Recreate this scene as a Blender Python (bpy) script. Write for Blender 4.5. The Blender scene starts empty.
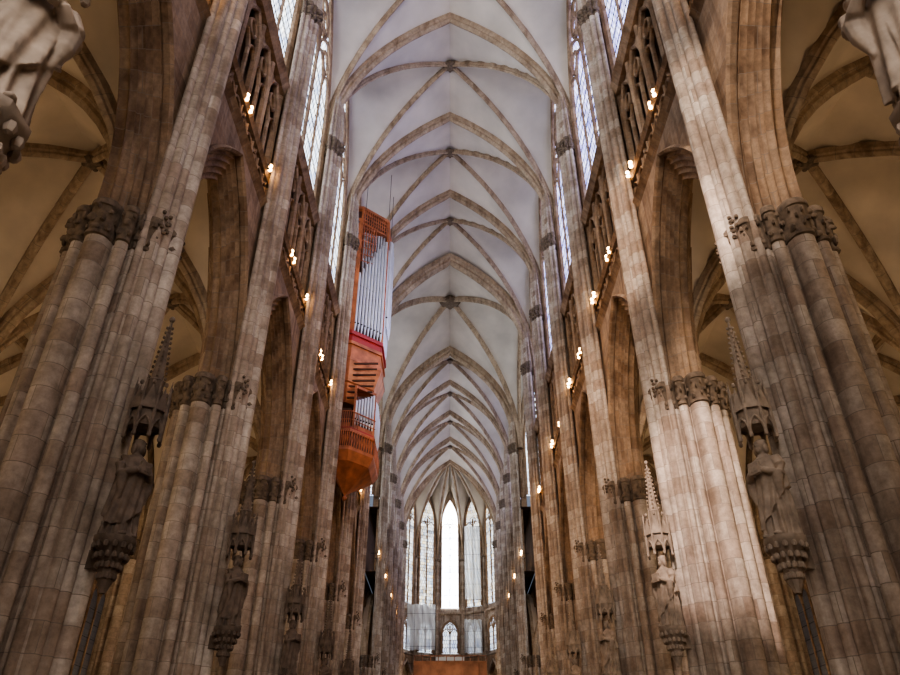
import bpy, math, random
from mathutils import Vector, Matrix
random.seed(7)
H=1.6            # eye height: all design heights below are relative to the eye, +H in build
L=7.58; Y0=11.05
pi=math.pi
def V3(*a): return Vector(a)
# ------------------------------------------------------------------ materials
def newmat(name):
    m=bpy.data.materials.new(name); m.use_nodes=True
    nt=m.node_tree; b=nt.nodes['Principled BSDF']; return m,nt,b
def ramp(nt,stops):
    r=nt.nodes.new('ShaderNodeValToRGB'); e=r.color_ramp.elements
    while len(e)>len(stops): e.remove(e[-1])
    while len(e)<len(stops): e.new(0.5)
    for i,(p,c) in enumerate(stops): e[i].position=p; e[i].color=(*c,1)
    return r
def mul(nt,a,b):
    mx=nt.nodes.new('ShaderNodeMix'); mx.data_type='RGBA'; mx.blend_type='MULTIPLY'; mx.inputs[0].default_value=1
    nt.links.new(a,mx.inputs[6]); nt.links.new(b,mx.inputs[7]); return mx.outputs[2]
def mat_stone(name,cols,bw=0.95,bh=0.46,dirt=0.40,rough=0.85,mortar=(0.21,0.17,0.13),bump=0.35,ms=0.009):
    m,nt,b=newmat(name); N=nt.nodes.new; K=nt.links.new
    tc=N('ShaderNodeTexCoord')
    br=N('ShaderNodeTexBrick'); br.inputs['Color1'].default_value=(0,0,0,1); br.inputs['Color2'].default_value=(1,1,1,1)
    br.inputs['Mortar'].default_value=(0.5,0.5,0.5,1)
    br.inputs['Scale'].default_value=1; br.inputs['Brick Width'].default_value=bw; br.inputs['Row Height'].default_value=bh
    br.inputs['Mortar Size'].default_value=ms; br.inputs['Mortar Smooth'].default_value=0.5
    K(tc.outputs['UV'],br.inputs['Vector'])
    r=ramp(nt,[(i/(len(cols)-1),c) for i,c in enumerate(cols)]); K(br.outputs['Color'],r.inputs[0])
    n=N('ShaderNodeTexNoise'); n.inputs['Scale'].default_value=0.5; n.inputs['Detail'].default_value=7; n.inputs['Roughness'].default_value=0.65
    K(tc.outputs['Object'],n.inputs['Vector'])
    r2=ramp(nt,[(0.3,(1-dirt,1-dirt*1.08,1-dirt*1.18)),(0.62,(1.0,1.0,1.0))]); K(n.outputs['Fac'],r2.inputs[0])
    c=mul(nt,r.outputs[0],r2.outputs[0])
    mp=N('ShaderNodeMapping'); mp.inputs['Scale'].default_value=(3.0,3.0,0.25); K(tc.outputs['Object'],mp.inputs[0])
    ns=N('ShaderNodeTexNoise'); ns.inputs['Scale'].default_value=1.0; ns.inputs['Detail'].default_value=6; K(mp.outputs[0],ns.inputs['Vector'])
    r4=ramp(nt,[(0.34,(0.62,0.57,0.53)),(0.52,(1,1,1))]); K(ns.outputs['Fac'],r4.inputs[0]); c=mul(nt,c,r4.outputs[0])
    n2=N('ShaderNodeTexNoise'); n2.inputs['Scale'].default_value=5; n2.inputs['Detail'].default_value=7; n2.inputs['Roughness'].default_value=0.72
    K(tc.outputs['Object'],n2.inputs['Vector'])
    r3=ramp(nt,[(0.32,(0.66,0.65,0.64)),(0.66,(1.15,1.15,1.15))]); K(n2.outputs['Fac'],r3.inputs[0]); c=mul(nt,c,r3.outputs[0])
    mm=N('ShaderNodeMix'); mm.data_type='RGBA'; K(br.outputs['Fac'],mm.inputs[0]); K(c,mm.inputs[6]); mm.inputs[7].default_value=(*mortar,1)
    K(mm.outputs[2],b.inputs['Base Color']); b.inputs['Roughness'].default_value=rough
    bp=N('ShaderNodeBump'); bp.inputs['Strength'].default_value=bump; bp.inputs['Distance'].default_value=0.03
    K(n2.outputs['Fac'],bp.inputs['Height']); K(bp.outputs[0],b.inputs['Normal'])
    return m
def mat_plain(name,c,rough=0.7,metal=0,noise=0.2,scale=4,emit=None,es=0,bump=0):
    m,nt,b=newmat(name); N=nt.nodes.new; K=nt.links.new
    tc=N('ShaderNodeTexCoord'); n=N('ShaderNodeTexNoise'); n.inputs['Scale'].default_value=scale; n.inputs['Detail'].default_value=6
    K(tc.outputs['Object'],n.inputs['Vector'])
    r=ramp(nt,[(0.3,tuple(x*(1-noise) for x in c)),(0.7,tuple(min(1,x*(1+noise*0.5)) for x in c))]); K(n.outputs['Fac'],r.inputs[0])
    K(r.outputs[0],b.inputs['Base Color']); b.inputs['Roughness'].default_value=rough; b.inputs['Metallic'].default_value=metal
    if bump:
        bp=N('ShaderNodeBump'); bp.inputs['Strength'].default_value=bump; bp.inputs['Distance'].default_value=0.03
        K(n.outputs['Fac'],bp.inputs['Height']); K(bp.outputs[0],b.inputs['Normal'])
    if emit: b.inputs['Emission Color'].default_value=(*emit,1); b.inputs['Emission Strength'].default_value=es
    return m
def mat_glass(name,cols,strength,bw=0.28,bh=0.32,lead=0.03,lo=(0.5,0.53,0.65)):
    m,nt,b=newmat(name); N=nt.nodes.new; K=nt.links.new
    tc=N('ShaderNodeTexCoord')
    br=N('ShaderNodeTexBrick'); br.inputs['Color1'].default_value=(0,0,0,1); br.inputs['Color2'].default_value=(1,1,1,1)
    br.inputs['Scale'].default_value=1; br.inputs['Brick Width'].default_value=bw; br.inputs['Row Height'].default_value=bh
    br.inputs['Mortar Size'].default_value=lead; br.offset=0.5
    K(tc.outputs['UV'],br.inputs['Vector'])
    r=ramp(nt,[(i/(len(cols)-1),c) for i,c in enumerate(cols)]); K(br.outputs['Color'],r.inputs[0])
    n=N('ShaderNodeTexNoise'); n.inputs['Scale'].default_value=1.1; K(tc.outputs['UV'],n.inputs['Vector'])
    r2=ramp(nt,[(0.38,lo),(0.58,(1,1,1))]); K(n.outputs['Fac'],r2.inputs[0])
    c=mul(nt,r.outputs[0],r2.outputs[0])
    mm=N('ShaderNodeMix'); mm.data_type='RGBA'; K(br.outputs['Fac'],mm.inputs[0]); K(c,mm.inputs[6]); mm.inputs[7].default_value=(0.02,0.02,0.025,1)
    b.inputs['Base Color'].default_value=(0.05,0.05,0.06,1); b.inputs['Roughness'].default_value=0.3
    K(mm.outputs[2],b.inputs['Emission Color']); b.inputs['Emission Strength'].default_value=strength
    return m
STONE=mat_stone('limestone_blocks',[(0.36,0.275,0.205),(0.49,0.405,0.32),(0.55,0.475,0.39),(0.41,0.315,0.24),(0.64,0.56,0.465)])
STONEW=mat_stone('lamp_warmed_blocks',[(0.26,0.165,0.095),(0.42,0.285,0.175),(0.34,0.235,0.15),(0.49,0.355,0.235)])  # wall stone with the lamps' warm brown put into its colour
RIB=mat_stone('rib_stone',[(0.40,0.30,0.20),(0.50,0.39,0.275),(0.45,0.35,0.245)],bw=2,bh=0.5,dirt=0.25)
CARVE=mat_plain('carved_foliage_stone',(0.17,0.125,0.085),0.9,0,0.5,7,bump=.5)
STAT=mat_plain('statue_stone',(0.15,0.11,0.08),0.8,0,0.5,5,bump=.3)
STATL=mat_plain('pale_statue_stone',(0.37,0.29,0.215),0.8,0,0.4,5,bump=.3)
WEB=mat_plain('vault_plaster',(0.66,0.60,0.52),0.9,0,0.26,0.3)
WEBA=mat_plain('aisle_vault_plaster',(0.64,0.54,0.415),0.9,0,0.3,0.45)
FLOOR=mat_stone('floor_tiles',[(0.3,0.26,0.23),(0.45,0.4,0.35),(0.36,0.32,0.28)],bw=0.6,bh=0.6,rough=0.5)
GLW=mat_glass('grisaille_glass',[(0.95,0.97,1),(0.75,0.85,1),(1,0.97,0.88),(0.6,0.75,0.95)],4.8)
GLB=mat_glass('blue_stained_glass',[(0.42,0.48,1),(0.85,0.85,1),(0.3,0.3,0.85),(0.9,0.85,1)],4.4)
GLA=mat_glass('apse_glass',[(1,1,0.95),(0.75,0.85,1),(1,0.80,0.45),(0.30,0.40,0.55),(0.95,.95,.9)],3.4,0.3,0.42,0.035,(.45,.42,.4))
GLT=mat_glass('apse_triforium_glass',[(1,1,0.97),(0.85,0.92,1),(0.6,0.7,0.85)],2.0,0.3,0.5)
GLC=mat_glass('clear_glass',[(1,1,1),(0.95,0.98,1)],16,0.5,0.9,0.012)
GLWEST=mat_glass('west_fill_glass',[(1,.91,.80),(0.97,0.89,.85)],12,0.5,0.9,0.03)  # glow added as fill light from behind the camera
GLD=mat_glass('aisle_stained_glass',[(0.8,0.7,0.6),(0.5,0.45,0.4),(0.7,0.55,0.4),(0.7,0.7,0.6)],0.05)
WOOD=mat_plain('cherry_wood',(0.50,0.17,0.07),0.45,0,0.45,2)
WOODD=mat_plain('dark_wood',(0.10,0.036,0.018),0.5,0,0.3,2)
RED=mat_plain('red_lacquer',(0.40,0.04,0.035),0.4,0,0.1,2)
PIPE=mat_plain('pipe_tin',(0.80,0.83,0.86),0.34,0.6,0.1,2)
IRON=mat_plain('dark_iron',(0.03,0.03,0.03),0.5,0.5)
BULB=mat_plain('lamp_bulb',(1,0.8,0.5),0.5,0,0,1,(1,0.55,0.2),45)
LITARC=mat_plain('orange_lit_arcade',(0.30,0.14,0.08),0.8,0,0.4,1)  # orange light on the choir arcade put into the colour
NET,_nt,_b=newmat('scaffold_net')
_tr=_nt.nodes.new('ShaderNodeBsdfTranslucent'); _tr.inputs[0].default_value=(.85,.88,.88,1)
_mx=_nt.nodes.new('ShaderNodeMixShader'); _mx.inputs[0].default_value=.5
_n=_nt.nodes.new('ShaderNodeTexNoise'); _n.inputs['Scale'].default_value=1.5
_r=ramp(_nt,[(.3,(.55,.58,.6)),(.7,(.85,.87,.88))]); _nt.links.new(_n.outputs['Fac'],_r.inputs[0]); _nt.links.new(_r.outputs[0],_b.inputs['Base Color'])
_tp=_nt.nodes.new('ShaderNodeBsdfTransparent'); _m2=_nt.nodes.new('ShaderNodeMixShader'); _m2.inputs[0].default_value=.3
_nt.links.new(_b.outputs[0],_mx.inputs[1]); _nt.links.new(_tr.outputs[0],_mx.inputs[2])
_nt.links.new(_mx.outputs[0],_m2.inputs[1]); _nt.links.new(_tp.outputs[0],_m2.inputs[2]); _nt.links.new(_m2.outputs[0],_nt.nodes['Material Output'].inputs[0])
# ------------------------------------------------------------------ mesh builder
class MB:
    def __init__(s): s.v=[];s.f=[];s.uv=[];s.m=[]
    def grid(s,rows,U=None,Vv=None,mat=0):
        b=len(s.v); n=len(rows[0])
        if U is None:
            U=[0]; 
            for j in range(1,n): U.append(U[-1]+(rows[0][j]-rows[0][j-1]).length)
        if Vv is None:
            Vv=[0]
            for i in range(1,len(rows)): Vv.append(Vv[-1]+(rows[i][n//2]-rows[i-1][n//2]).length)
        for r in rows: s.v.extend(r)
        for i in range(len(rows)-1):
            for j in range(n-1):
                a=b+i*n+j
                s.f.append((a,a+1,a+n+1,a+n)); s.m.append(mat)
                s.uv+= [(U[j],Vv[i]),(U[j+1],Vv[i]),(U[j+1],Vv[i+1]),(U[j],Vv[i+1])]
    def strip(s,R,mat=0):
        bi=len(s.v); s.v.extend([p for r in R for p in r])
        for i in range(len(R)-1):
            a=bi+2*i; s.f.append((a,a+1,a+3,a+2)); s.m.append(mat)
            s.uv+=[(s.v[k].y,s.v[k].z) for k in (a,a+1,a+3,a+2)]
    def poly(s,pts,mat=0,uvs=None):
        b=len(s.v); s.v.extend(pts); s.f.append(tuple(range(b,b+len(pts)))); s.m.append(mat)
        s.uv+= uvs if uvs else [(p.x+p.y,p.z) for p in pts]
    def sweep(s,pts,side,prof,mat=0,closed=True,caps=True):
        pr=list(prof)+([prof[0]] if closed else [])
        rows=[]
        for i,p in enumerate(pts):
            t=(pts[min(i+1,len(pts)-1)]-pts[max(i-1,0)]).normalized()
            B=side.cross(t).normalized()
            rows.append([p+side*a+B*b for a,b in pr])
        s.grid(rows,None,None,mat)
        if caps and closed:
            s.poly(rows[0][:-1],mat); s.poly(rows[-1][:-1],mat)
    def bar(s,p,q,r,n=6,mat=0):
        s.tube([p,q],[r,r],n,mat)
    def tube(s,pts,rad,n=10,mat=0):
        rows=[]
        for i,p in enumerate(pts):
            p=Vector(p)
            t=(Vector(pts[min(i+1,len(pts)-1)])-Vector(pts[max(i-1,0)])).normalized()
            a=t.cross(V3(0,0,1) if abs(t.z)<0.95 else V3(1,0,0)).normalized(); b=t.cross(a)
            rows.append([p+(a*math.cos(2*pi*k/n)+b*math.sin(2*pi*k/n))*rad[i] for k in range(n+1)])
        s.grid(rows,None,None,mat); s.poly(rows[0][:-1],mat); s.poly(rows[-1][:-1],mat)
    def sphere(s,c,r,n=6,m=4,mat=0):
        if not hasattr(r,'__len__'): r=(r,r,r)
        rows=[]
        for i in range(m+1):
            ph=pi*i/m-pi/2
            rows.append([V3(c[0]+r[0]*math.cos(ph)*math.cos(2*pi*k/n),c[1]+r[1]*math.cos(ph)*math.sin(2*pi*k/n),c[2]+r[2]*math.sin(ph)) for k in range(n+1)])
        s.grid(rows,None,None,mat)
    def box(s,x0,x1,y0,y1,z0,z1,mat=0):
        s.prism([(x0,y0),(x1,y0),(x1,y1),(x0,y1)],z0,z1,mat)
    def prism(s,pl,z0,z1,mat=0,sc=1.0,c=None):
        lo=[V3(x,y,z0) for x,y in pl]
        if c is None: c=(sum(p[0] for p in pl)/len(pl),sum(p[1] for p in pl)/len(pl))
        hi=[V3(c[0]+(x-c[0])*sc,c[1]+(y-c[1])*sc,z1) for x,y in pl]
        s.grid([lo+[lo[0]],hi+[hi[0]]],None,[z0,z1],mat); s.poly(lo,mat); s.poly(hi,mat)
    def ring(s,ol,zs,mat=0,c=(0,0)):
        rows=[[V3(c[0]+(x-c[0])*k,c[1]+(y-c[1])*k,z) for x,y in ol]+[V3(c[0]+(ol[0][0]-c[0])*k,c[1]+(ol[0][1]-c[1])*k,z)] for z,k in zs]
        s.grid(rows,None,[z for z,k in zs],mat)
        s.poly(rows[-1][:-1],mat)
    def mesh(s,name,mats,up=0.0,ang=40):
        me=bpy.data.meshes.new(name)
        me.from_pydata([(p[0],p[1],p[2]+up) for p in s.v],[],s.f)
        uvl=me.uv_layers.new(name='UVMap')
        flat=[c for u in s.uv for c in u]
        uvl.data.foreach_set('uv',flat)
        for m in mats: me.materials.append(m)
        me.polygons.foreach_set('material_index',s.m)
        me.polygons.foreach_set('use_smooth',[True]*len(s.f))
        me.set_sharp_from_angle(angle=math.radians(ang))
        me.update(); return me
    def build(s,name,mats,up=H,ang=40,parent=None):
        return place(name,s.mesh(name,mats,up,ang),parent=parent)
def place(name,me,loc=(0,0,0),rz=0,parent=None,sc=(1,1,1)):
    o=bpy.data.objects.new(name,me); o.location=loc; o.rotation_euler=(0,0,rz); o.scale=sc
    bpy.context.scene.collection.objects.link(o)
    if parent: o.parent=parent
    return o
def empty(name,loc=(0,0,0)):
    o=bpy.data.objects.new(name,None); o.location=loc; bpy.context.scene.collection.objects.link(o); return o
# ------------------------------------------------------------------ arches
def arch(a,R,d=0.0,n=12):
    c=(R*R-a*a)/(2*a); r=a+c+d; pm=math.acos(max(-1,min(1,c/r)))
    l=[(c-r*math.cos(pm*i/n),r*math.sin(pm*i/n)) for i in range(n+1)]
    return l+[(-x,z) for x,z in reversed(l[:-1])]
def archH(a,R):
    c=(R*R-a*a)/(2*a); r=a+c
    def h(t): return math.sqrt(max(0,r*r-(a*abs(t)+c)**2))
    pm=math.acos(c/r)
    def ts(n):
        l=[-(r*math.cos(pm*i/n)-c)/a for i in range(n+1)]; l[-1]=0.0
        return l+[-x for x in reversed(l[:-1])]
    return h,ts
def scallop(p,q,k,amp,n=6):
    out=[];dx=q[0]-p[0];dy=q[1]-p[1];l=math.hypot(dx,dy);nx,ny=-dy/l,dx/l
    for i in range(k*n+1):
        t=i/(k*n); b=abs(math.sin(k*pi*t))**0.7*amp
        out.append((p[0]+dx*t+nx*b,p[1]+dy*t+ny*b))
    return out
# ------------------------------------------------------------------ vaults
NA,NR,ZS=6.9,12.5,29.0
h_n,ts_n=archH(NA,NR)
h_a,ts_a=archH(3.79,6.3)
def rib_prof(w,h): return [(-w,0.1),(-w,-h*.35),(-w*.62,-h*.5),(-w*.7,-h*.75),(-w*.35,-h*.97),(0,-h*1.05),(w*.35,-h*.97),(w*.7,-h*.75),(w*.62,-h*.5),(w,-h*.35),(w,0.1)]
def vz(u,v,h,z0,D1,D2):
    u=abs(u);v=abs(v);m=min(u,v)
    return z0+h(m)-(D1*(u*u-v*v) if u>v else D2*(v*v-u*u))
def vault(web,rib,cx,cy,hx,hy,z0,h,ts,n,D1,D2,dw,dh,boss=0.42):
    T=ts(n)
    web.grid([[V3(cx+u*hx,cy+v*hy,vz(u,v,h,z0,D1,D2)) for u in T] for v in T],[u*hx for u in T],[v*hy for v in T])
    for sg in (1,-1):
        pts=[V3(cx+t*hx,cy+sg*t*hy,vz(t,t,h,z0,D1,D2)) for t in T]
        d=V3(hx,sg*hy,0).normalized(); rib.sweep(pts,d.cross(V3(0,0,1)),rib_prof(dw,dh),0)
    for sg in (1,-1):
        pts=[V3(cx+sg*hx,cy+t*hy,vz(1,t,h,z0,D1,D2)) for t in T]
        rib.sweep(pts,V3(1,0,0),rib_prof(dw*.9,dh*.8),0)
    bz=vz(0,0,h,z0,D1,D2)
    rib.sphere((cx,cy,bz-dh*0.9),(boss,boss,boss*.45),12,6,1)
    for k in range(8): rib.sphere((cx+boss*.8*math.cos(k*pi/4),cy+boss*.8*math.sin(k*pi/4),bz-dh),boss*.3,6,4,1)
def transverse(rib,cx,y,hx,z0,h,ts,n,D2,w,dp):
    pts=[V3(cx+t*hx,y,vz(t,1,h,z0,0,D2)) for t in ts(n)]
    rib.sweep(pts,V3(0,-1,0),rib_prof(w,dp),0)
nave_ys=[Y0+L*k for k in range(-3,6)]      # -11.69 .. 48.95
nave_ys[3]=11.7
yc_e=nave_ys[-1]+2*L                        # 64.11
choir_ys=[yc_e+L*k for k in range(5)]      # .. 94.43
bays=[((nave_ys[i]+nave_ys[i+1])/2,(nave_ys[i+1]-nave_ys[i])/2) for i in range(8)]+[((choir_ys[i]+choir_ys[i+1])/2,L/2) for i in range(4)]
web=MB();rib=MB()
for yc,hl in bays: vault(web,rib,0,yc,NA,hl,ZS,h_n,ts_n,14,2.2,0.6,0.12,0.28)
xc=(nave_ys[-1]+yc_e)/2
vault(web,rib,0,xc,NA,L,ZS,h_n,ts_n,18,1.0,1.0,0.2,0.4,boss=0.95)
for y in nave_ys+choir_ys:
    big = abs(y-nave_ys[-1])<.1 or abs(y-yc_e)<.1
    transverse(rib,0,y,NA,ZS,h_n,ts_n,18,1.0 if big else 0.6,0.48 if big else 0.27,0.75 if big else 0.48)
for sd in (1,-1):
    for k in range(3): vault(web,rib,sd*(6.9+L/2+k*L),xc,L/2,L,ZS,h_n,ts_n,10,0.5,2.0,0.17,0.34)
# apse
AC=(0,95.6); RV=6.95
rot=lambda a:(AC[0]+RV*math.cos(a),AC[1]+RV*math.sin(a))
av=[rot(math.radians(-15+30*k)) for k in range(8)]
for k in range(7):
    p=av[k];q=av[k+1];T=ts_n(10);R=[t for t in T if t>=0]
    rows=[]
    for r in R:
        rows.append([V3(AC[0]+r*((p[0]+q[0])/2-AC[0]+v*(q[0]-p[0])/2),AC[1]+r*((p[1]+q[1])/2-AC[1]+v*(q[1]-p[1])/2),vz(r,v,h_n,ZS,1.6,0) if r>abs(v) else ZS+h_n(r)) for v in T])
    web.grid(rows)
for k in range(8):
    d=V3(av[k][0]-AC[0],av[k][1]-AC[1],0)
    pts=[V3(AC[0],AC[1],0)+d*t+V3(0,0,ZS+h_n(t)) for t in ts_n(12) if t>=0]
    rib.sweep(pts,d.normalized().cross(V3(0,0,1)),rib_prof(0.15,0.3))
rib.sphere((AC[0],AC[1],ZS+NR-.4),(.6,.6,.3),12,6,1)
ceil=web.build('ceiling',[WEB])
rb=rib.build('vault_ribs',[RIB,CARVE]); rb.parent=ceil
aw=MB();ar=MB()
for sd in (1,-1):
    for yc,hl in bays:
        for k in range(2):
            cx=sd*(7+L/2+k*L)
            vault(aw,ar,cx,yc,L/2,hl,10.2,h_a,ts_a,8,0.3,0.3,0.14,0.3,boss=0.3)
            transverse(ar,cx,yc-hl,L/2,10.2,h_a,ts_a,9,0.3,0.22,0.4)
ca=aw.build('ceiling_aisles',[WEBA]); r2=ar.build('aisle_vault_ribs',[RIB,CARVE]); r2.parent=ca
# ------------------------------------------------------------------ walls of the nave
FX=0.55
prof=scallop((0.9,-FX),(0.0,-0.12),5,-0.09)+scallop((0.0,-0.11),(0.0,0.11),1,-0.10)[1:]+scallop((0.0,0.12),(0.9,FX),5,-0.09)
TS,TT=17.2,23.3
diamond=lambda w,d:[(-d/2,0),(-d/4,w/2),(d/4,w/2),(d/2,0),(d/4,-w/2),(-d/4,-w/2)]
def circ(cx,cz,r,n=16): return [(cx+r*math.cos(2*pi*i/n),cz+r*math.sin(2*pi*i/n)) for i in range(n+1)]
def wall_bay(mb,yc,hl,sd):
    q=hl/3.79
    F=lambda s,x,z:V3(sd*(7+x),yc+s*q,z)
    n=14; cols=[arch(2.72,5.3,d,n) for d,x in prof]
    rows=[[F(cols[j][i][0],prof[j][1],10.2+cols[j][i][1]) for j in range(len(prof))] for i in range(2*n+1)]
    mb.grid(rows,None,None,0)
    oa=arch(2.72,5.3,0.9,n)
    for x in (-FX,FX):
        mb.strip([[F(s,x,10.2+z),F(s,x,TS)] for s,z in oa])
        for sg in (-1,1): mb.strip([[F(sg*3.79,x,9.7),F(sg*3.79,x,TS)],[F(sg*3.6,x,9.7),F(sg*3.6,x,TS)]])
    mb.sweep([F(s,-FX,10.2+z) for s,z in oa],V3(sd,0,0),diamond(.14,.3),0,caps=False)
    cp=[(0,0.25),(-0.12,0.22),(-0.2,0.1),(-0.12,0.02),(-0.05,-0.08),(0,-0.15)]
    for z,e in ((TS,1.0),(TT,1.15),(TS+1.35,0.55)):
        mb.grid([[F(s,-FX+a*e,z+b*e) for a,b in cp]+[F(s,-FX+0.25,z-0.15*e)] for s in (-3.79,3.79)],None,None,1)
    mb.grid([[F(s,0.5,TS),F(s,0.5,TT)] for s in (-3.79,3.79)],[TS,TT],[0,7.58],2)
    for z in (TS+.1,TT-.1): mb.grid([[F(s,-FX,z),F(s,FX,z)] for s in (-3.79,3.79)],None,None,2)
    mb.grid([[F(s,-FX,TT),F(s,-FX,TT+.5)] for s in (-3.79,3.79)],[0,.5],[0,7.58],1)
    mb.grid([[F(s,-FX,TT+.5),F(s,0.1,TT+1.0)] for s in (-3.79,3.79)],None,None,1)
    side=V3(sd,0,0)
    def tr(pts,w,d,x=-0.36): mb.sweep([F(s,x,z) for s,z in pts],side,diamond(w,d),1,caps=False)
    for k in range(9):
        c=-3.2+0.8*k; tr(circ(c,TS+0.72,0.34,10),0.09,0.14,-0.45)
        tr([(c+.4,TS+.25),(c+.4,TS+1.2)],.07,.14,-.45)
    ws=6.6/4
    for k in range(5):
        s=-3.3+ws*k; tr([(s,TS+.2),(s,TT-.2)],0.2,0.3)
    for k in range(4):
        c=-3.3+ws*(k+.5)
        tr([(c,TS+1.4),(c,TS+3.6)],0.1,0.18)
        tr([(c+x,TS+4.2+z) for x,z in arch(ws/2,1.5,0,6)],0.14,0.28)
        for qq in (-1,1): tr([(c+qq*ws/4+x,TS+3.5+z) for x,z in arch(ws/4,0.6,0,5)],0.08,0.18)
        tr(circ(c,TS+4.65,0.33,12),0.08,0.18)
        ap_=arch(ws/2,1.5,0,6)
        mb.strip([[F(c+x,-.34,TS+4.2+z),F(c+x,-.34,TT)] for x,z in ap_],1)
    for sg in (-1,1):
        mb.grid([[F(sg*3.5,-.35,TT),F(sg*3.5,-.35,41)],[F(sg*3.79,-.35,TT),F(sg*3.79,-.35,41)]],[TT,41],[0,.5],1)
        mb.grid([[F(sg*3.5,-.35,TT),F(sg*3.5,-.35,41)],[F(sg*3.5,.2,TT),F(sg*3.5,.2,41)]],[TT,41],[0,.5],1)
TRIB=mat_plain('triforium_shaded_stone',(0.12,0.085,0.06),0.9,0,0.4,1.5)  # wall stone darkened in colour to give the shade of the passage
for sd,nm in ((1,'wall_right'),(-1,'wall_left')):
    w=MB()
    for yc,hl in bays: wall_bay(w,yc,hl,sd)
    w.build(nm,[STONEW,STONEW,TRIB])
# ------------------------------------------------------------------ windows
def window_mesh(name,hw,zs,zsp,R,nl,glass,bar=0.16,heads=None):
    mb=MB()
    pts=[(-hw,0)]+arch(hw,R,0,12)+[(hw,0)]
    mb.strip([[V3(0,s,zs),V3(0,s,zsp+z)] for s,z in pts])
    sx=V3(1,0,0)
    def tr(p,w,d): mb.sweep([V3(-0.05,s,z) for s,z in p],sx,diamond(w,d),1,caps=False)
    tr([(-hw,zs),(-hw,zsp)]+[(x,zsp+z) for x,z in arch(hw,R,0,12)]+[(hw,zs)],bar*2.0,0.4)
    lw=2*hw/nl; hz=heads if heads else zsp
    for k in range(1,nl):
        tr([(-hw+lw*k,zs),(-hw+lw*k,hz+ (lw*1.2 if k*2==nl else 0))],bar*(1.4 if k*2==nl else 1)*.8,0.24 if k*2==nl else .14)
    for k in range(nl): tr([(-hw+lw*(k+.5)+x,hz+z) for x,z in arch(lw/2,lw*.8,0,6)],bar*.8,0.2)
    if nl>=4:
        for q in (-1,1):
            tr([(q*hw/2+x,hz+z) for x,z in arch(hw/2,hw*.95,0,8)],bar,0.25)
            tr(circ(q*hw/2,hz+lw*.98,lw*.36),bar*.6,.2)
        rr=hw*.36; cz=hz+hw*1.02; tr(circ(0,cz,rr,20),bar,.25)
        for k in range(4): tr(circ(rr*.5*math.cos(k*pi/2),cz+rr*.5*math.sin(k*pi/2),rr*.42,10),bar*.5,.15)
    elif nl==2:
        tr(circ(0,hz+lw*1.05,lw*.36,14),bar*.7,.2)
    z=zs+.8
    while z<hz: mb.bar((-.03,-hw,z),(-.03,hw,z),0.02,4,2); z+=.8
    return mb.mesh(name,[glass,STONEW,IRON],H)
def win_c(g,n): return window_mesh(n,3.5,TT+.9,29.0,10.1,4,g,0.15,heads=31.8)
wl=win_c(GLW,'clerestory_window_left'); wr=win_c(GLB,'clerestory_window_right')
wn=0
def addwin(me,loc,rz,sc=(1,1,1)):
    global wn; wn+=1; return place('window_%d'%wn,me,loc,rz,sc=sc)
for yc,hl in bays:
    addwin(wr,(6.8,yc,0),0,(1,hl/3.79,1)); addwin(wl,(-6.8,yc,0),pi,(1,hl/3.79,1))
for sd in (1,-1):
    tw=MB()
    for y in (nave_ys[-1],yc_e):
        tw.grid([[V3(sd*7.7,y,z) for z in (15.5,42)],[V3(sd*29.8,y,z) for z in (15.5,42)]],[15,42],[7,30],0)
    tw.grid([[V3(sd*29.8,nave_ys[-1],z) for z in (-1.6,42)],[V3(sd*29.8,yc_e,z) for z in (-1.6,42)]],[0,42],[48,64],0)
    tw.build('wall_transept_%s'%('right' if sd>0 else 'left'),[STONEW])
    for k in range(3):
        X=sd*(6.9+L/2+k*L)
        addwin(wl,(X,nave_ys[-1]+.12,0),pi/2*-1); addwin(wl,(X,yc_e-.12,0),pi/2)
    bigw=window_mesh('transept_window',5.4,8,26,13,6,GLW,0.25); addwin(bigw,(sd*29.6,xc,0),0 if sd>0 else pi)
ww=MB(); ww.grid([[V3(x,-11.9,z) for z in (-1.6,43)] for x in (-22.3,22.3)],[0,44],[0,44],0); ww.build('wall_west',[STONE])
bw=window_mesh('west_fill_window',5.4,6,27,12,6,GLWEST,0.25); addwin(bw,(0,-11.7,0),-pi/2)  # unseen window added to fill the pillar fronts with light
wa=window_mesh('aisle_window',2.3,4.5,10.5,4.6,4,GLD,0.14)
for sd,nm in ((1,'wall_aisle_right'),(-1,'wall_aisle_left')):
    m=MB(); 
    for a,b in ((nave_ys[0],nave_ys[-1]),(yc_e,choir_ys[-1]+8)):
        m.grid([[V3(sd*22.2,y,z) for z in (-1.6,17)] for y in (a,b)],[0,18],[a,b],0)
    m.build(nm,[STONE])
    for yc,hl in bays: addwin(wa,(sd*22.0,yc,0),0 if sd>0 else pi)
m=MB(); m.grid([[V3(x,y,-1.6) for x in (-30,30)] for y in (-12,108)],[-30,30],[-12,108]); m.build('floor',[FLOOR])
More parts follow.
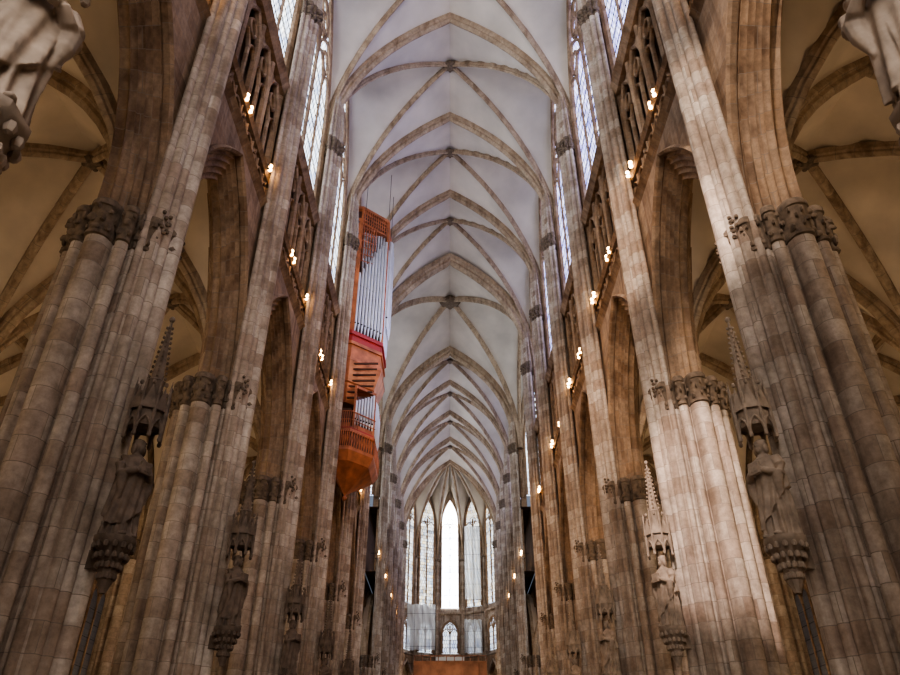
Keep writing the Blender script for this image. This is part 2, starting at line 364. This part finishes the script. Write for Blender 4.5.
# ------------------------------------------------------------------ apse walls
ap=MB()
AW=1.2
wap=window_mesh('apse_window',AW,22.6,34.4,3.6,2,GLA,0.16,heads=33.4)
wap_c=window_mesh('apse_window_centre',AW,22.6,34.4,3.6,2,GLC,0.10,heads=33.4)
wtr=window_mesh('apse_triforium_window',1.1,16.8,19.3,1.6,2,GLT,0.16,heads=19.0)
for k in range(7):
    p=av[k];q=av[k+1];mx=(p[0]+q[0])/2;my=(p[1]+q[1])/2;a=math.atan2(my-AC[1],mx-AC[0])
    R=Matrix.Rotation(a,4,'Z')
    hs=math.hypot(q[0]-p[0],q[1]-p[1])/2
    F=lambda s,x,z:(R@V3(x,s,0))+V3(mx,my,z)
    ap.grid([[F(-hs,0,z) for z in (15.3,22.6)],[F(hs,0,z) for z in (15.3,22.6)]],[15.3,22.6],[0,2*hs],0)
    for sg in (-1,1): ap.grid([[F(sg*(AW-.03),0,z) for z in (22.6,41)],[F(sg*hs,0,z) for z in (22.6,41)]],[22.6,41],[0,.5],0)
    oo=arch(AW,3.6,0,10); ap.grid([[F(s,0,34.4+z),F(s,0,41)] for s,z in oo],[0,3],None,0)
    oa=arch(hs-.25,3.6,0,10)
    ap.grid([[F(s,x,12+z) for x in (-.3,.3)] for s,z in oa],None,None,1)
    ap.grid([[F(s,-.3,12+z),F(s,-.3,16.2)] for s,z in oa],[0,3],None,1)
    ap.sweep([F(s,-.35,12+z) for s,z in oa],R@V3(1,0,0),diamond(.25,.3),0)
    for z in (16.4,21.9): ap.grid([[F(s,0,z+.15),F(s,-.3,z+.1),F(s,-.3,z-.1),F(s,0,z-.25)] for s in (-hs,hs)],None,None,0)
    wx=F(0,-.12,0)
    addwin(wap_c if k==3 else wap,(wx.x,wx.y,0),a); addwin(wtr,(wx.x,wx.y,0),a)
for k in range(8):
    p=av[k]; ang=math.atan2(p[1]-AC[1],p[0]-AC[0])
    for da,rr in ((0,.2),(.035,.12),(-.035,.12)):
        rad=RV-(.25 if da==0 else .12)
        ap.bar((AC[0]+rad*math.cos(ang+da),AC[1]+rad*math.sin(ang+da),-1.6),(AC[0]+rad*math.cos(ang+da),AC[1]+rad*math.sin(ang+da),29.3),rr,10,0)
    for kk in range(10): ap.sphere((AC[0]+(RV-.3)*math.cos(ang)+.3*math.cos(kk),AC[1]+(RV-.3)*math.sin(ang)+.3*math.sin(kk),29),.14,6,4,2)
ap.build('wall_apse',[STONE,STONEW,CARVE])
m=MB(); 
pts=[(17*math.cos(math.radians(-10+20*k)),AC[1]+12*math.sin(math.radians(-10+20*k))) for k in range(11)]
m.grid([[V3(x,y,z) for z in (-1.6,17)] for x,y in pts],[0,18],None); m.grid([[V3(x,y,16.2),V3(x*.4,AC[1]+(y-AC[1])*.55,16.2)] for x,y in pts])
m.build('wall_ambulatory',[STONE])
# ------------------------------------------------------------------ columns
def outline(c,core,shafts,n=192):
    out=[]
    for i in range(n):
        th=2*pi*i/n; dx,dy=math.cos(th),math.sin(th); best=core
        for (x,y,r) in shafts:
            x-=c[0];y-=c[1]; b=dx*x+dy*y; disc=r*r-(x*x+y*y-b*b)
            if disc>0 and b>0: best=max(best,b+math.sqrt(disc))
        out.append((c[0]+dx*best,c[1]+dy*best))
    return out
def leafy(mb,ol,z0,z1,fl,c=(0,0),rows=3,step=6,r=.07,mat=1):
    n=len(ol)
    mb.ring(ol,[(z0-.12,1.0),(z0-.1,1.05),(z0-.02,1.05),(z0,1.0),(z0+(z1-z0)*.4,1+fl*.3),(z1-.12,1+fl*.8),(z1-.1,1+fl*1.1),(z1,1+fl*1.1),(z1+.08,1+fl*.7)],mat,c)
    for k in range(rows):
        f=(k+.5)/rows; z=z0+(z1-z0-.1)*f; s=1+fl*(.2+.7*f)
        for i in range((k%2)*(step//2),n,step):
            x=c[0]+(ol[i][0]-c[0])*s; y=c[1]+(ol[i][1]-c[1])*s
            q=r*(0.6+.7*random.random()); a=random.random()*pi
            mb.sphere((x,y,z+random.uniform(-.05,.05)),(q*(1+.5*math.cos(a)),q*(1-.4*math.cos(a)),q*(1+.6*random.random())),6,4,mat)
sh=[]
for k in range(12):
    a=k*pi/6; r=.235 if k%3==0 else .135; d=.86 if k%3==0 else .87
    sh.append((d*math.cos(a),d*math.sin(a),r))
for k in range(12):
    a=(k+.5)*pi/6; sh.append((.83*math.cos(a),.83*math.sin(a),.05))
OC=outline((0,0),.78,sh)
base=[(-1.6,1.3),(-.9,1.3),(-.85,1.15),(-.5,1.15),(-.4,1.03),(-.3,1.0)]
def column_mesh(nave):
    mb=MB()
    mb.ring(OC,base+[(9.45,1.0)],0)
    leafy(mb,OC,9.5,10.2,.11)
    if nave:
        cc=(-.72,0)
        ON=outline(cc,.27,[(-1.12,0,.165),(-1.02,.25,.10),(-1.02,-.25,.10),(-.88,.42,.13),(-.88,-.42,.13),(-.72,.58,.08),(-.72,-.58,.08),(-1.06,.155,.04),(-1.06,-.155,.04)],160)
        mb.ring(ON,[(-1.6,1.2),(-.5,1.2),(-.4,1.0),(28.5,1.0)],0,cc)
        leafy(mb,ON,28.5,29.3,.18,cc,3,8,.08)
        mb.ring(ON,[(29.3,1.05),(31,.9),(34,.5)],0,cc)
        for s in (-1,1):
            for kk in range(20):
                a=kk*2.4; mb.sphere((-.98+.11*math.cos(a),s*.42+.11*math.sin(a),9.9+.03*kk),.05,6,4,1)
    return mb.mesh('clustered_column',[STONE,CARVE],H)
CN=column_mesh(True); CA=column_mesh(False)
for sd in (1,-1):
    for y in nave_ys+choir_ys:
        if abs(y-3.47)<.1: continue
        place('clustered_column',CN,(sd*7,y,0),0 if sd>0 else pi)
    for y in nave_ys+choir_ys:
        place('aisle_column',CA,(sd*14.58,y,0)); place('aisle_column',CA,(sd*22.1,y,0))
mb=MB(); OT=[(x*1.45,y*1.45) for x,y in OC]; mb.ring(OT,[(-1.6,1.2),(-.5,1.2),(-.4,1),(29,1)],0); PT=mb.mesh('tower_pier',[STONE],H)
for sd in (1,-1): place('tower_pier',PT,(sd*5.3,2.3,0))
# ------------------------------------------------------------------ statues
def figure(mat):
    mb=MB(); prof_=[(0,.27,.22,.10,0),(.06,.26,.21,.13,0),(.3,.235,.19,.15,.01),(.6,.225,.18,.14,.02),(.85,.215,.17,.11,.02),(1.0,.21,.165,.08,.01),(1.15,.225,.165,.05,0),(1.28,.235,.15,.03,0),(1.36,.20,.13,.02,0),(1.42,.12,.10,0,0),(1.46,.07,.075,0,0),(1.54,.06,.065,0,0)]
    n=72; rows=[]
    for z,rx,ry,am,cx in prof_:
        r=[]
        for k in range(n+1):
            th=2*pi*k/n; f=1+am*math.sin(13*th+z*2.0)+am*.5*math.sin(5*th-z*3)
            r.append(V3(cx+rx*f*math.cos(th),ry*f*math.sin(th),z))
        rows.append(r)
    mb.grid(rows); mb.poly(rows[0][:-1]); mb.poly(rows[-1][:-1])
    rows=[]
    for j in range(9):
        t=j/8; r=[]
        for k in range(n+1):
            th=2*pi*k/n; hem=.5+.34*math.cos(th-.6)
            z=1.38-(1.38-hem)*t
            f=1+(.03+.10*t)*math.sin(10*th+6*t)+.05*t
            r.append(V3((.19+.085*t**.7)*f*math.cos(th),(.13+.085*t**.6)*f*math.sin(th),z))
        rows.append(r)
    mb.grid(rows); mb.poly(rows[0][:-1]); mb.poly(rows[-1][:-1])
    mb.sphere((0,-.01,1.63),(.082,.1,.12),16,10)
    mb.sphere((0,.03,1.66),(.10,.10,.11),14,8)
    mb.sphere((0,-.075,1.545),(.055,.05,.08),10,6)
    mb.sphere((0,-.115,1.625),(.016,.025,.03),8,6)
    mb.sphere((0,-.098,1.665),(.06,.02,.014),8,6)
    for s in (-1,1):
        mb.sphere((s*.095,.0,1.55),(.035,.06,.1),8,6); mb.sphere((s*.085,0,1.63),(.015,.025,.035),8,6)
        mb.tube([(s*.2,0,1.33),(s*.27,-.01,1.18),(s*.28,-.05,1.02),(s*.2,-.17,1.06),(s*.12,-.23,1.12)],[.085,.085,.08,.06,.05],12)
        mb.tube([(s*.25,-.09,1.04),(s*.25,-.11,.85),(s*.22,-.11,.6)],[.08,.07,.02],10)
        mb.sphere((s*.09,-.25,1.14),(.04,.035,.05),8,6)
        for f in range(4): mb.tube([(s*(.075),-.27,1.17-.022*f),(s*.03,-.295,1.175-.022*f),(s*.0,-.285,1.17-.022*f)],[.013,.012,.01],6)
        mb.tube([(s*.09,-.25,1.17),(s*.06,-.26,1.21)],[.014,.011],6)
    mb.box(-.1,.1,-.29,-.23,1.05,1.27)
    for s in (-1,1): mb.sphere((s*.1,-.22,.03),(.05,.09,.04),8,6)
    me=mb.mesh('fig',[mat]); o=place('fig',me)
    md=o.modifiers.new('r','REMESH'); md.mode='VOXEL'; md.voxel_size=0.011
    sm=o.modifiers.new('s','SMOOTH'); sm.iterations=1
    dg=bpy.context.evaluated_depsgraph_get(); e=bpy.data.meshes.new_from_object(o.evaluated_get(dg)); bpy.data.objects.remove(o)
    e.polygons.foreach_set('use_smooth',[True]*len(e.polygons))
    if not len(e.materials): e.materials.append(mat)
    return e
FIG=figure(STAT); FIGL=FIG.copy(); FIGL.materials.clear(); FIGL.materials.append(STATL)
def oct_(r,n=8,ph=0): return [(r*math.cos(2*pi*k/n+ph),r*math.sin(2*pi*k/n+ph)) for k in range(n)]
mb=MB()
mb.ring(oct_(1,8,pi/8),[(-.85,.05),(-.7,.11),(-.5,.16),(-.3,.19),(-.15,.28),(-.08,.34),(0,.34)],0)
for k in range(4):
    for j in range(14):
        a=j*pi/7+k*.3; r=.12+.06*k; mb.sphere((r*math.cos(a),r*math.sin(a),-.6+.15*k),(.045,.045,.06),6,4,0)
mb.box(-.1,.1,.1,.75,-.45,-.15)
CONS=mb
cz=1.95
def canopy(mb):
    mb.ring(oct_(1,8,pi/8),[(cz,.36),(cz+.05,.39),(cz+.4,.36),(cz+.45,.42),(cz+.5,.42),(cz+.52,.28)],0)
    mb.poly([V3(x,y,cz+.05) for x,y in oct_(.36,8,pi/8)])
    for j in range(8):
        a=j*pi/4; c,s=math.cos(a),math.sin(a)
        F=lambda u,z,o=.38:V3(c*o-s*u,s*o+c*u,z)
        mb.sweep([F(x,cz-.12+z) for x,z in arch(.145,.26,0,5)],V3(c,s,0),diamond(.05,.08))
        mb.poly([F(-.16,cz+.3,.41),F(.16,cz+.3,.41),F(0,cz+.78,.38)]); mb.sphere(F(0,cz+.82),.05)
        a2=a+pi/8; x,y=.41*math.cos(a2),.41*math.sin(a2)
        mb.tube([(x,y,cz-.2),(x,y,cz+.55),(x,y,cz+.95)],[.04,.04,.008],6); mb.sphere((x,y,cz-.2),.055)
        for q in range(4): mb.sphere((x,y,cz+.6+.09*q),.045-.008*q)
    mb.ring(oct_(1,8,pi/8),[(cz+.5,.2),(cz+.9,.19),(cz+.95,.23),(cz+1.0,.15),(cz+2.3,.025)],0)
    for q in range(11):
        for j in range(4): 
            r=.18-.012*q; a=j*pi/2+pi/4; mb.sphere((r*math.cos(a),r*math.sin(a),cz+1.05+.11*q),.035)
    mb.sphere((0,0,cz+2.35),.07,8,6)
    mb.box(-.1,.1,.1,.95,cz+.1,cz+.4)
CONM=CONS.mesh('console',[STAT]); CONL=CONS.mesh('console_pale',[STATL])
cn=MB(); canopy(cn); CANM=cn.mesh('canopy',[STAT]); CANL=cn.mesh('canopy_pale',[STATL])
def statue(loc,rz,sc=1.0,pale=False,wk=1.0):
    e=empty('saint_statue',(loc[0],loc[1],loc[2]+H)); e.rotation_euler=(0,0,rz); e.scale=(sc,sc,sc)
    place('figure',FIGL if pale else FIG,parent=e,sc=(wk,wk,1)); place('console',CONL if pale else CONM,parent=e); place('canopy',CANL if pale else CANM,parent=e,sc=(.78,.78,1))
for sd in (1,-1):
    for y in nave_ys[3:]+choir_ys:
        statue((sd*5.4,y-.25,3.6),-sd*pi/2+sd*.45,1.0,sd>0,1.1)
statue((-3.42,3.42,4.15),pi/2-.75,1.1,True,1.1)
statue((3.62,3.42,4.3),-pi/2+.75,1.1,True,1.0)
# ------------------------------------------------------------------ lamps
mb=MB(); mb.bar((0.5,0,0),(-.15,0,0),.02,6,0); mb.bar((-.15,-.28,0),(-.15,.28,0),.02,6,0)
for u in (-.24,.24):
    for w in (-.09,.09):
        mb.tube([(-.13,u,w),(-.17,u-.03,w),(-.2,u-.05,w)],[.02,.04,.055],8,0); mb.sphere((-.22,u-.08,w),.07,8,6,1)
SP=mb.mesh('spotlight_cluster',[IRON,BULB])
for sd in (1,-1):
    for k in range(-2,20):
        y=Y0+L/2*(k+1)
        if y>nave_ys[-1]+.1 and y<yc_e-.1: continue
        if y>choir_ys[-1]: continue
        onp=(k%2)==1
        if sd<0 and 35<y<42: continue
        place('spotlight_cluster',SP,(sd*(6.5 if onp else 6.6),y-(.8 if onp else 0),18.65+H),0 if sd>0 else pi)
def light(kind,name,loc,energy,col,**k):
    d=bpy.data.lights.new(name,kind); d.energy=energy; d.color=col
    for a,b in k.items(): setattr(d,a,b)
    o=bpy.data.objects.new(name,d); o.location=(loc[0],loc[1],loc[2]+H); bpy.context.scene.collection.objects.link(o); return o
def aim(o,t): o.rotation_euler=(Vector((t[0],t[1],t[2]+H))-o.location).to_track_quat('-Z','Y').to_euler()
for sd in (1,-1):
    for yc,hl in bays[1:]:
        light('POINT','aisle_lamp',(sd*10.8,yc,8.5),190,(1,.75,.5),shadow_soft_size=.3)
        if yc<50: light('POINT','aisle_lamp',(sd*18.4,yc,8.5),110,(1,.75,.5),shadow_soft_size=.3)
    for y in nave_ys[4:]:
        o=light('SPOT','added_organ_spot',(sd*5.7,y-.8,18.6),450 if sd>0 else 1500,(1,.58,.28),shadow_soft_size=.15,spot_size=1.6,spot_blend=.8); aim(o,(-sd*7,y+5,13))
o=light('SPOT','added_organ_spot',(5.6,29.2,18.8),2600,(1,.82,.66),shadow_soft_size=.15,spot_size=.75,spot_blend=.6); aim(o,(-5.2,37,24))  # extra spot added to brighten the organ
# ------------------------------------------------------------------ organ
org=empty('swallows_nest_organ'); OX=-.2
w=MB()
sh_=lambda pl:[(x+OX,y) for x,y in pl]
plan=sh_([(-6.35,35.2),(-5.55,35.2),(-3.95,36.6),(-3.95,39.0),(-5.55,40.4),(-6.35,40.4)])
def inset(pl,k,c=(-5.7,37.8)): return [(c[0]+(x-c[0])*k,c[1]+(y-c[1])*k) for x,y in pl]
ZT=33.3
w.prism(inset(plan,.80),22.8,ZT-1,1)
w.box(-6.55,-5.8,35.12,35.32,23.4,ZT-.9,0); w.box(-6.55,-5.8,40.3,40.5,23.4,ZT-.9,0)
w.box(-6.58,-6.45,35.1,40.5,22.5,ZT-.6,0)
for z in range(24,33,1): w.box(-6.5,-5.9,35.06,35.14,z,z+.06,1)
for x,y in plan[1:5]: w.box(x-.07,x+.07,y-.07,y+.07,23.4,ZT,0)
top=plan[1:5]
w.prism(plan,ZT,ZT+.22,0); w.prism(plan,ZT-1.3,ZT-1.15,0); w.prism(inset(plan,.9),ZT-1.2,ZT+.05,1)
for a,b in zip(top[:-1],top[1:]):
    a=Vector(a);b=Vector(b);n=12
    for i in range(n+1):
        p=a.lerp(b,i/n); w.bar((p.x,p.y,ZT-1.2),(p.x,p.y,ZT),.035,4,0)
    for z in (.3,.6,.9): w.bar((a.x,a.y,ZT-z),(b.x,b.y,ZT-z),.035,4,0)
    for i in range(7):
        p=a.lerp(b,i/6*.55); w.bar((p.x,p.y-.05,ZT-4.6+.25*i),(p.x,p.y-.05,ZT-1.2),.035,4,0)
    for z in range(6): 
        q=a.lerp(b,.5); w.bar((a.x,a.y-.05,ZT-4.4+.55*z),(q.x,q.y-.05,ZT-4.2+.55*z),.04,4,0)
w.prism(inset(plan,1.06),23.25,23.5,2); w.prism(inset(plan,1.0),22.8,23.25,2)
w.prism(inset(plan,1.04),22.6,22.8,0); w.prism(inset(plan,.98),21.7,22.6,0); w.prism(inset(plan,1.05),21.5,21.7,0)
pl2=inset(plan,1.04); BC=(-6.1+OX,37.8)
w.ring(pl2,[(19.3,.58),(20.3,.78),(20.35,.83),(21.3,.98),(21.5,1.0)],0,BC); w.poly([V3(BC[0]+(x-BC[0])*.58,BC[1]+(y-BC[1])*.58,19.3) for x,y in pl2],0)
for i in range(7):
    z=19.5+.3*i; w.box(-5.9,-4.5+.06*i,36.1-.13*i,36.2-.13*i,z,z+.08,1)
w.box(-6.5,-6.35,35.6,40,15.5,20,0)
gal=sh_([(-6.35,35.0),(-5.2,35.0),(-4.0,36.3),(-4.0,39.2),(-5.2,40.5),(-6.35,40.5)])
w.prism(gal,16.9,17.08,0); w.prism(gal,15.85,16.05,0); w.prism(inset(gal,.93),16.0,16.95,1); w.prism(inset(gal,.97),17.08,17.2,2)
for a,b in zip(gal[:-1],gal[1:]):
    a=Vector(a);b=Vector(b)
    for i in range(11):
        p=a.lerp(b,i/10); w.bar((p.x,p.y,16.0),(p.x,p.y,17.0),.035,4,0)
        q=a.lerp(b,min(1,(i+1)/10)); w.bar((p.x,p.y,16.05),(q.x,q.y,16.9),.02,4,0)
        if p.x<-5.0: w.bar((p.x,p.y,17.1),(p.x,p.y,18.1),.022,4,0)
    if a.x<-5.0 or b.x<-5.0: w.bar((a.x,a.y,18.1),(b.x,b.y,18.1),.04,6,0); w.bar((a.x,a.y,17.6),(b.x,b.y,17.6),.025,6,0)
w.ring(gal,[(13.9,.02),(14.1,.06),(15.3,.78),(15.35,.84),(15.85,1.0)],0,(-5.5+OX,37.0)); w.sphere((-5.5+OX,37.0,13.85),.14,8,6,0)
cc=sh_([(-5.1,35.4),(-4.1,36.4),(-4.1,39.1),(-5.1,40.1)])
w.prism(cc,17.2,17.5,0); w.prism(inset(cc,.85,(-4.8,37.7)),17.5,19.4,1)
for x,y in cc: w.box(x-.06,x+.06,y-.06,y+.06,17.1,19.9,0)
w.prism(cc,19.8,19.95,0)
w.box(-6.3,-5.5,35.6,36.1,17.2,17.7,0); w.box(-6.3,-5.6,36.2,36.3,17.2,18.9,1)
w.build('case',[WOOD,WOODD,RED],parent=org,ang=25)
pp=MB()
def pipe(x,y,z,l,r):
    pp.tube([(x,y,z),(x,y,z+.5*min(1,l*.2)+.1),(x,y,z+l)],[r*.3,r,r],10,0)
    pp.box(x-r*.6,x+r*.6,y-r*1.08,y-r*.9,z+.45*min(1,l*.2)+.15,z+.45*min(1,l*.2)+.25,1)
def pipes(a,b,n,z,lf,r):
    a=Vector(a);b=Vector(b)
    for i in range(n):
        p=a.lerp(b,(i+.5)/n); pipe(p.x,p.y,z,lf((i+.5)/n),r)
pipes(plan[1],plan[2],9,23.5,lambda t:4.2+4.0*t,.09)
pipes(plan[2],plan[3],11,23.5,lambda t:8.4-2.2*abs(t-.5),.10)
pipes(plan[3],plan[4],9,23.5,lambda t:8.2-2.4*t,.095)
pipes((plan[1][0]+.1,plan[1][1]+.35),(plan[2][0]-.2,plan[2][1]+.2),8,26.5,lambda t:5.0+.6*t,.07)
pipes((-4.0,36.9),(-4.0,38.7),7,25.0,lambda t:7.4-1.2*abs(t-.5),.13)
pipes(cc[0],cc[1],7,17.5,lambda t:1.4+.9*t,.07); pipes(cc[1],cc[2],13,17.5,lambda t:2.3-.8*abs(t-.5),.075); pipes(cc[2],cc[3],7,17.5,lambda t:2.3-.9*t,.07)
pp.build('pipes',[PIPE,IRON],parent=org)
cb=MB()
for x,y in ((-5.6,35.3),(-4.2,36.7),(-4.2,38.9),(-5.6,40.3)): cb.bar((x,y,ZT),(x,y,38),.02,5)
cb.build('suspension_cables',[IRON],parent=org)
# ------------------------------------------------------------------ apse scaffold
sc=empty('apse_scaffolding')
nm=MB()
def sheet(x0,x1,y,z0,z1,n=24):
    nm.grid([[V3(x0+(x1-x0)*i/n,y+.12*math.sin(i*1.3+j*.7)+.05*math.sin(j*2.1),z0+(z1-z0)*j/14+.06*math.sin(i)) for i in range(n+1)] for j in range(15)])
sheet(2.0,4.2,99.2,23,33.0); sheet(-5.6,-1.9,98.2,16.6,22.2); sheet(1.9,4.2,99.2,16.4,20.5)
nm.build('netting',[NET],parent=sc)
pm_=MB()
for x in (2.0,3.1,4.2): pm_.bar((x,99.0,14),(x,99.0,34),.02)
for x in (-5.6,-4.6,-3.6,-2.6,-1.9): pm_.bar((x,98.0,14),(x,98.0,22.5),.02)
for z in range(15,34,2): pm_.bar((2,99.0,z),(4.2,99.0,z),.02)
for z in range(15,23,2): pm_.bar((-5.6,98.0,z),(-1.9,98.0,z),.02)
pm_.build('poles',[IRON],parent=sc)
hb=MB(); hb.box(-4.6,4.6,97.3,97.5,13.0,15.0,0); hb.box(-4.6,4.6,97.2,97.3,15.0,15.15,0); hb.box(-1.8,1.8,97.2,97.3,15.2,15.6,1)  # band standing in for the arcade arches in orange light
for k in range(10): hb.box(-4.5+k,-4.4+k,97.15,97.3,13,15.8,0)
hb.box(-4.6,4.6,97.15,97.25,15.7,15.8,0)
hb.build('lit_arcade_band',[LITARC,NET],parent=sc)
# ------------------------------------------------------------------ light
o=light('SPOT','sun_through_west_window',(-5.0,-8,26),65000,(1,.80,.74),shadow_soft_size=.2,spot_size=.16,spot_blend=.5); aim(o,(7.2,18.6,6))
o=light('SPOT','sun_through_west_window',(-4.0,-8,28),30000,(1,.82,.70),shadow_soft_size=.2,spot_size=.24,spot_blend=.5); aim(o,(6.4,12.5,12))
o=light('SPOT','sun_through_west_window',(-4.5,-8,27),36000,(1,.76,.60),shadow_soft_size=.2,spot_size=.2,spot_blend=.6); aim(o,(6.8,24,14))
o=light('POINT','choir_lamp',(0,92,10),1200,(1,.75,.5),shadow_soft_size=.5)
wd=bpy.data.worlds.new('World'); bpy.context.scene.world=wd; wd.use_nodes=True
wd.node_tree.nodes['Background'].inputs[0].default_value=(.6,.7,.9,1); wd.node_tree.nodes['Background'].inputs[1].default_value=.3
bpy.context.scene.view_settings.look='AgX - Medium High Contrast'
cam=bpy.data.cameras.new('camera'); co=bpy.data.objects.new('camera',cam); bpy.context.scene.collection.objects.link(co)
cam.sensor_width=36; cam.lens=715/900*36; cam.clip_end=400
co.location=(0,0,H); co.rotation_euler=(math.radians(90+33.2),0,0)
bpy.context.scene.camera=co
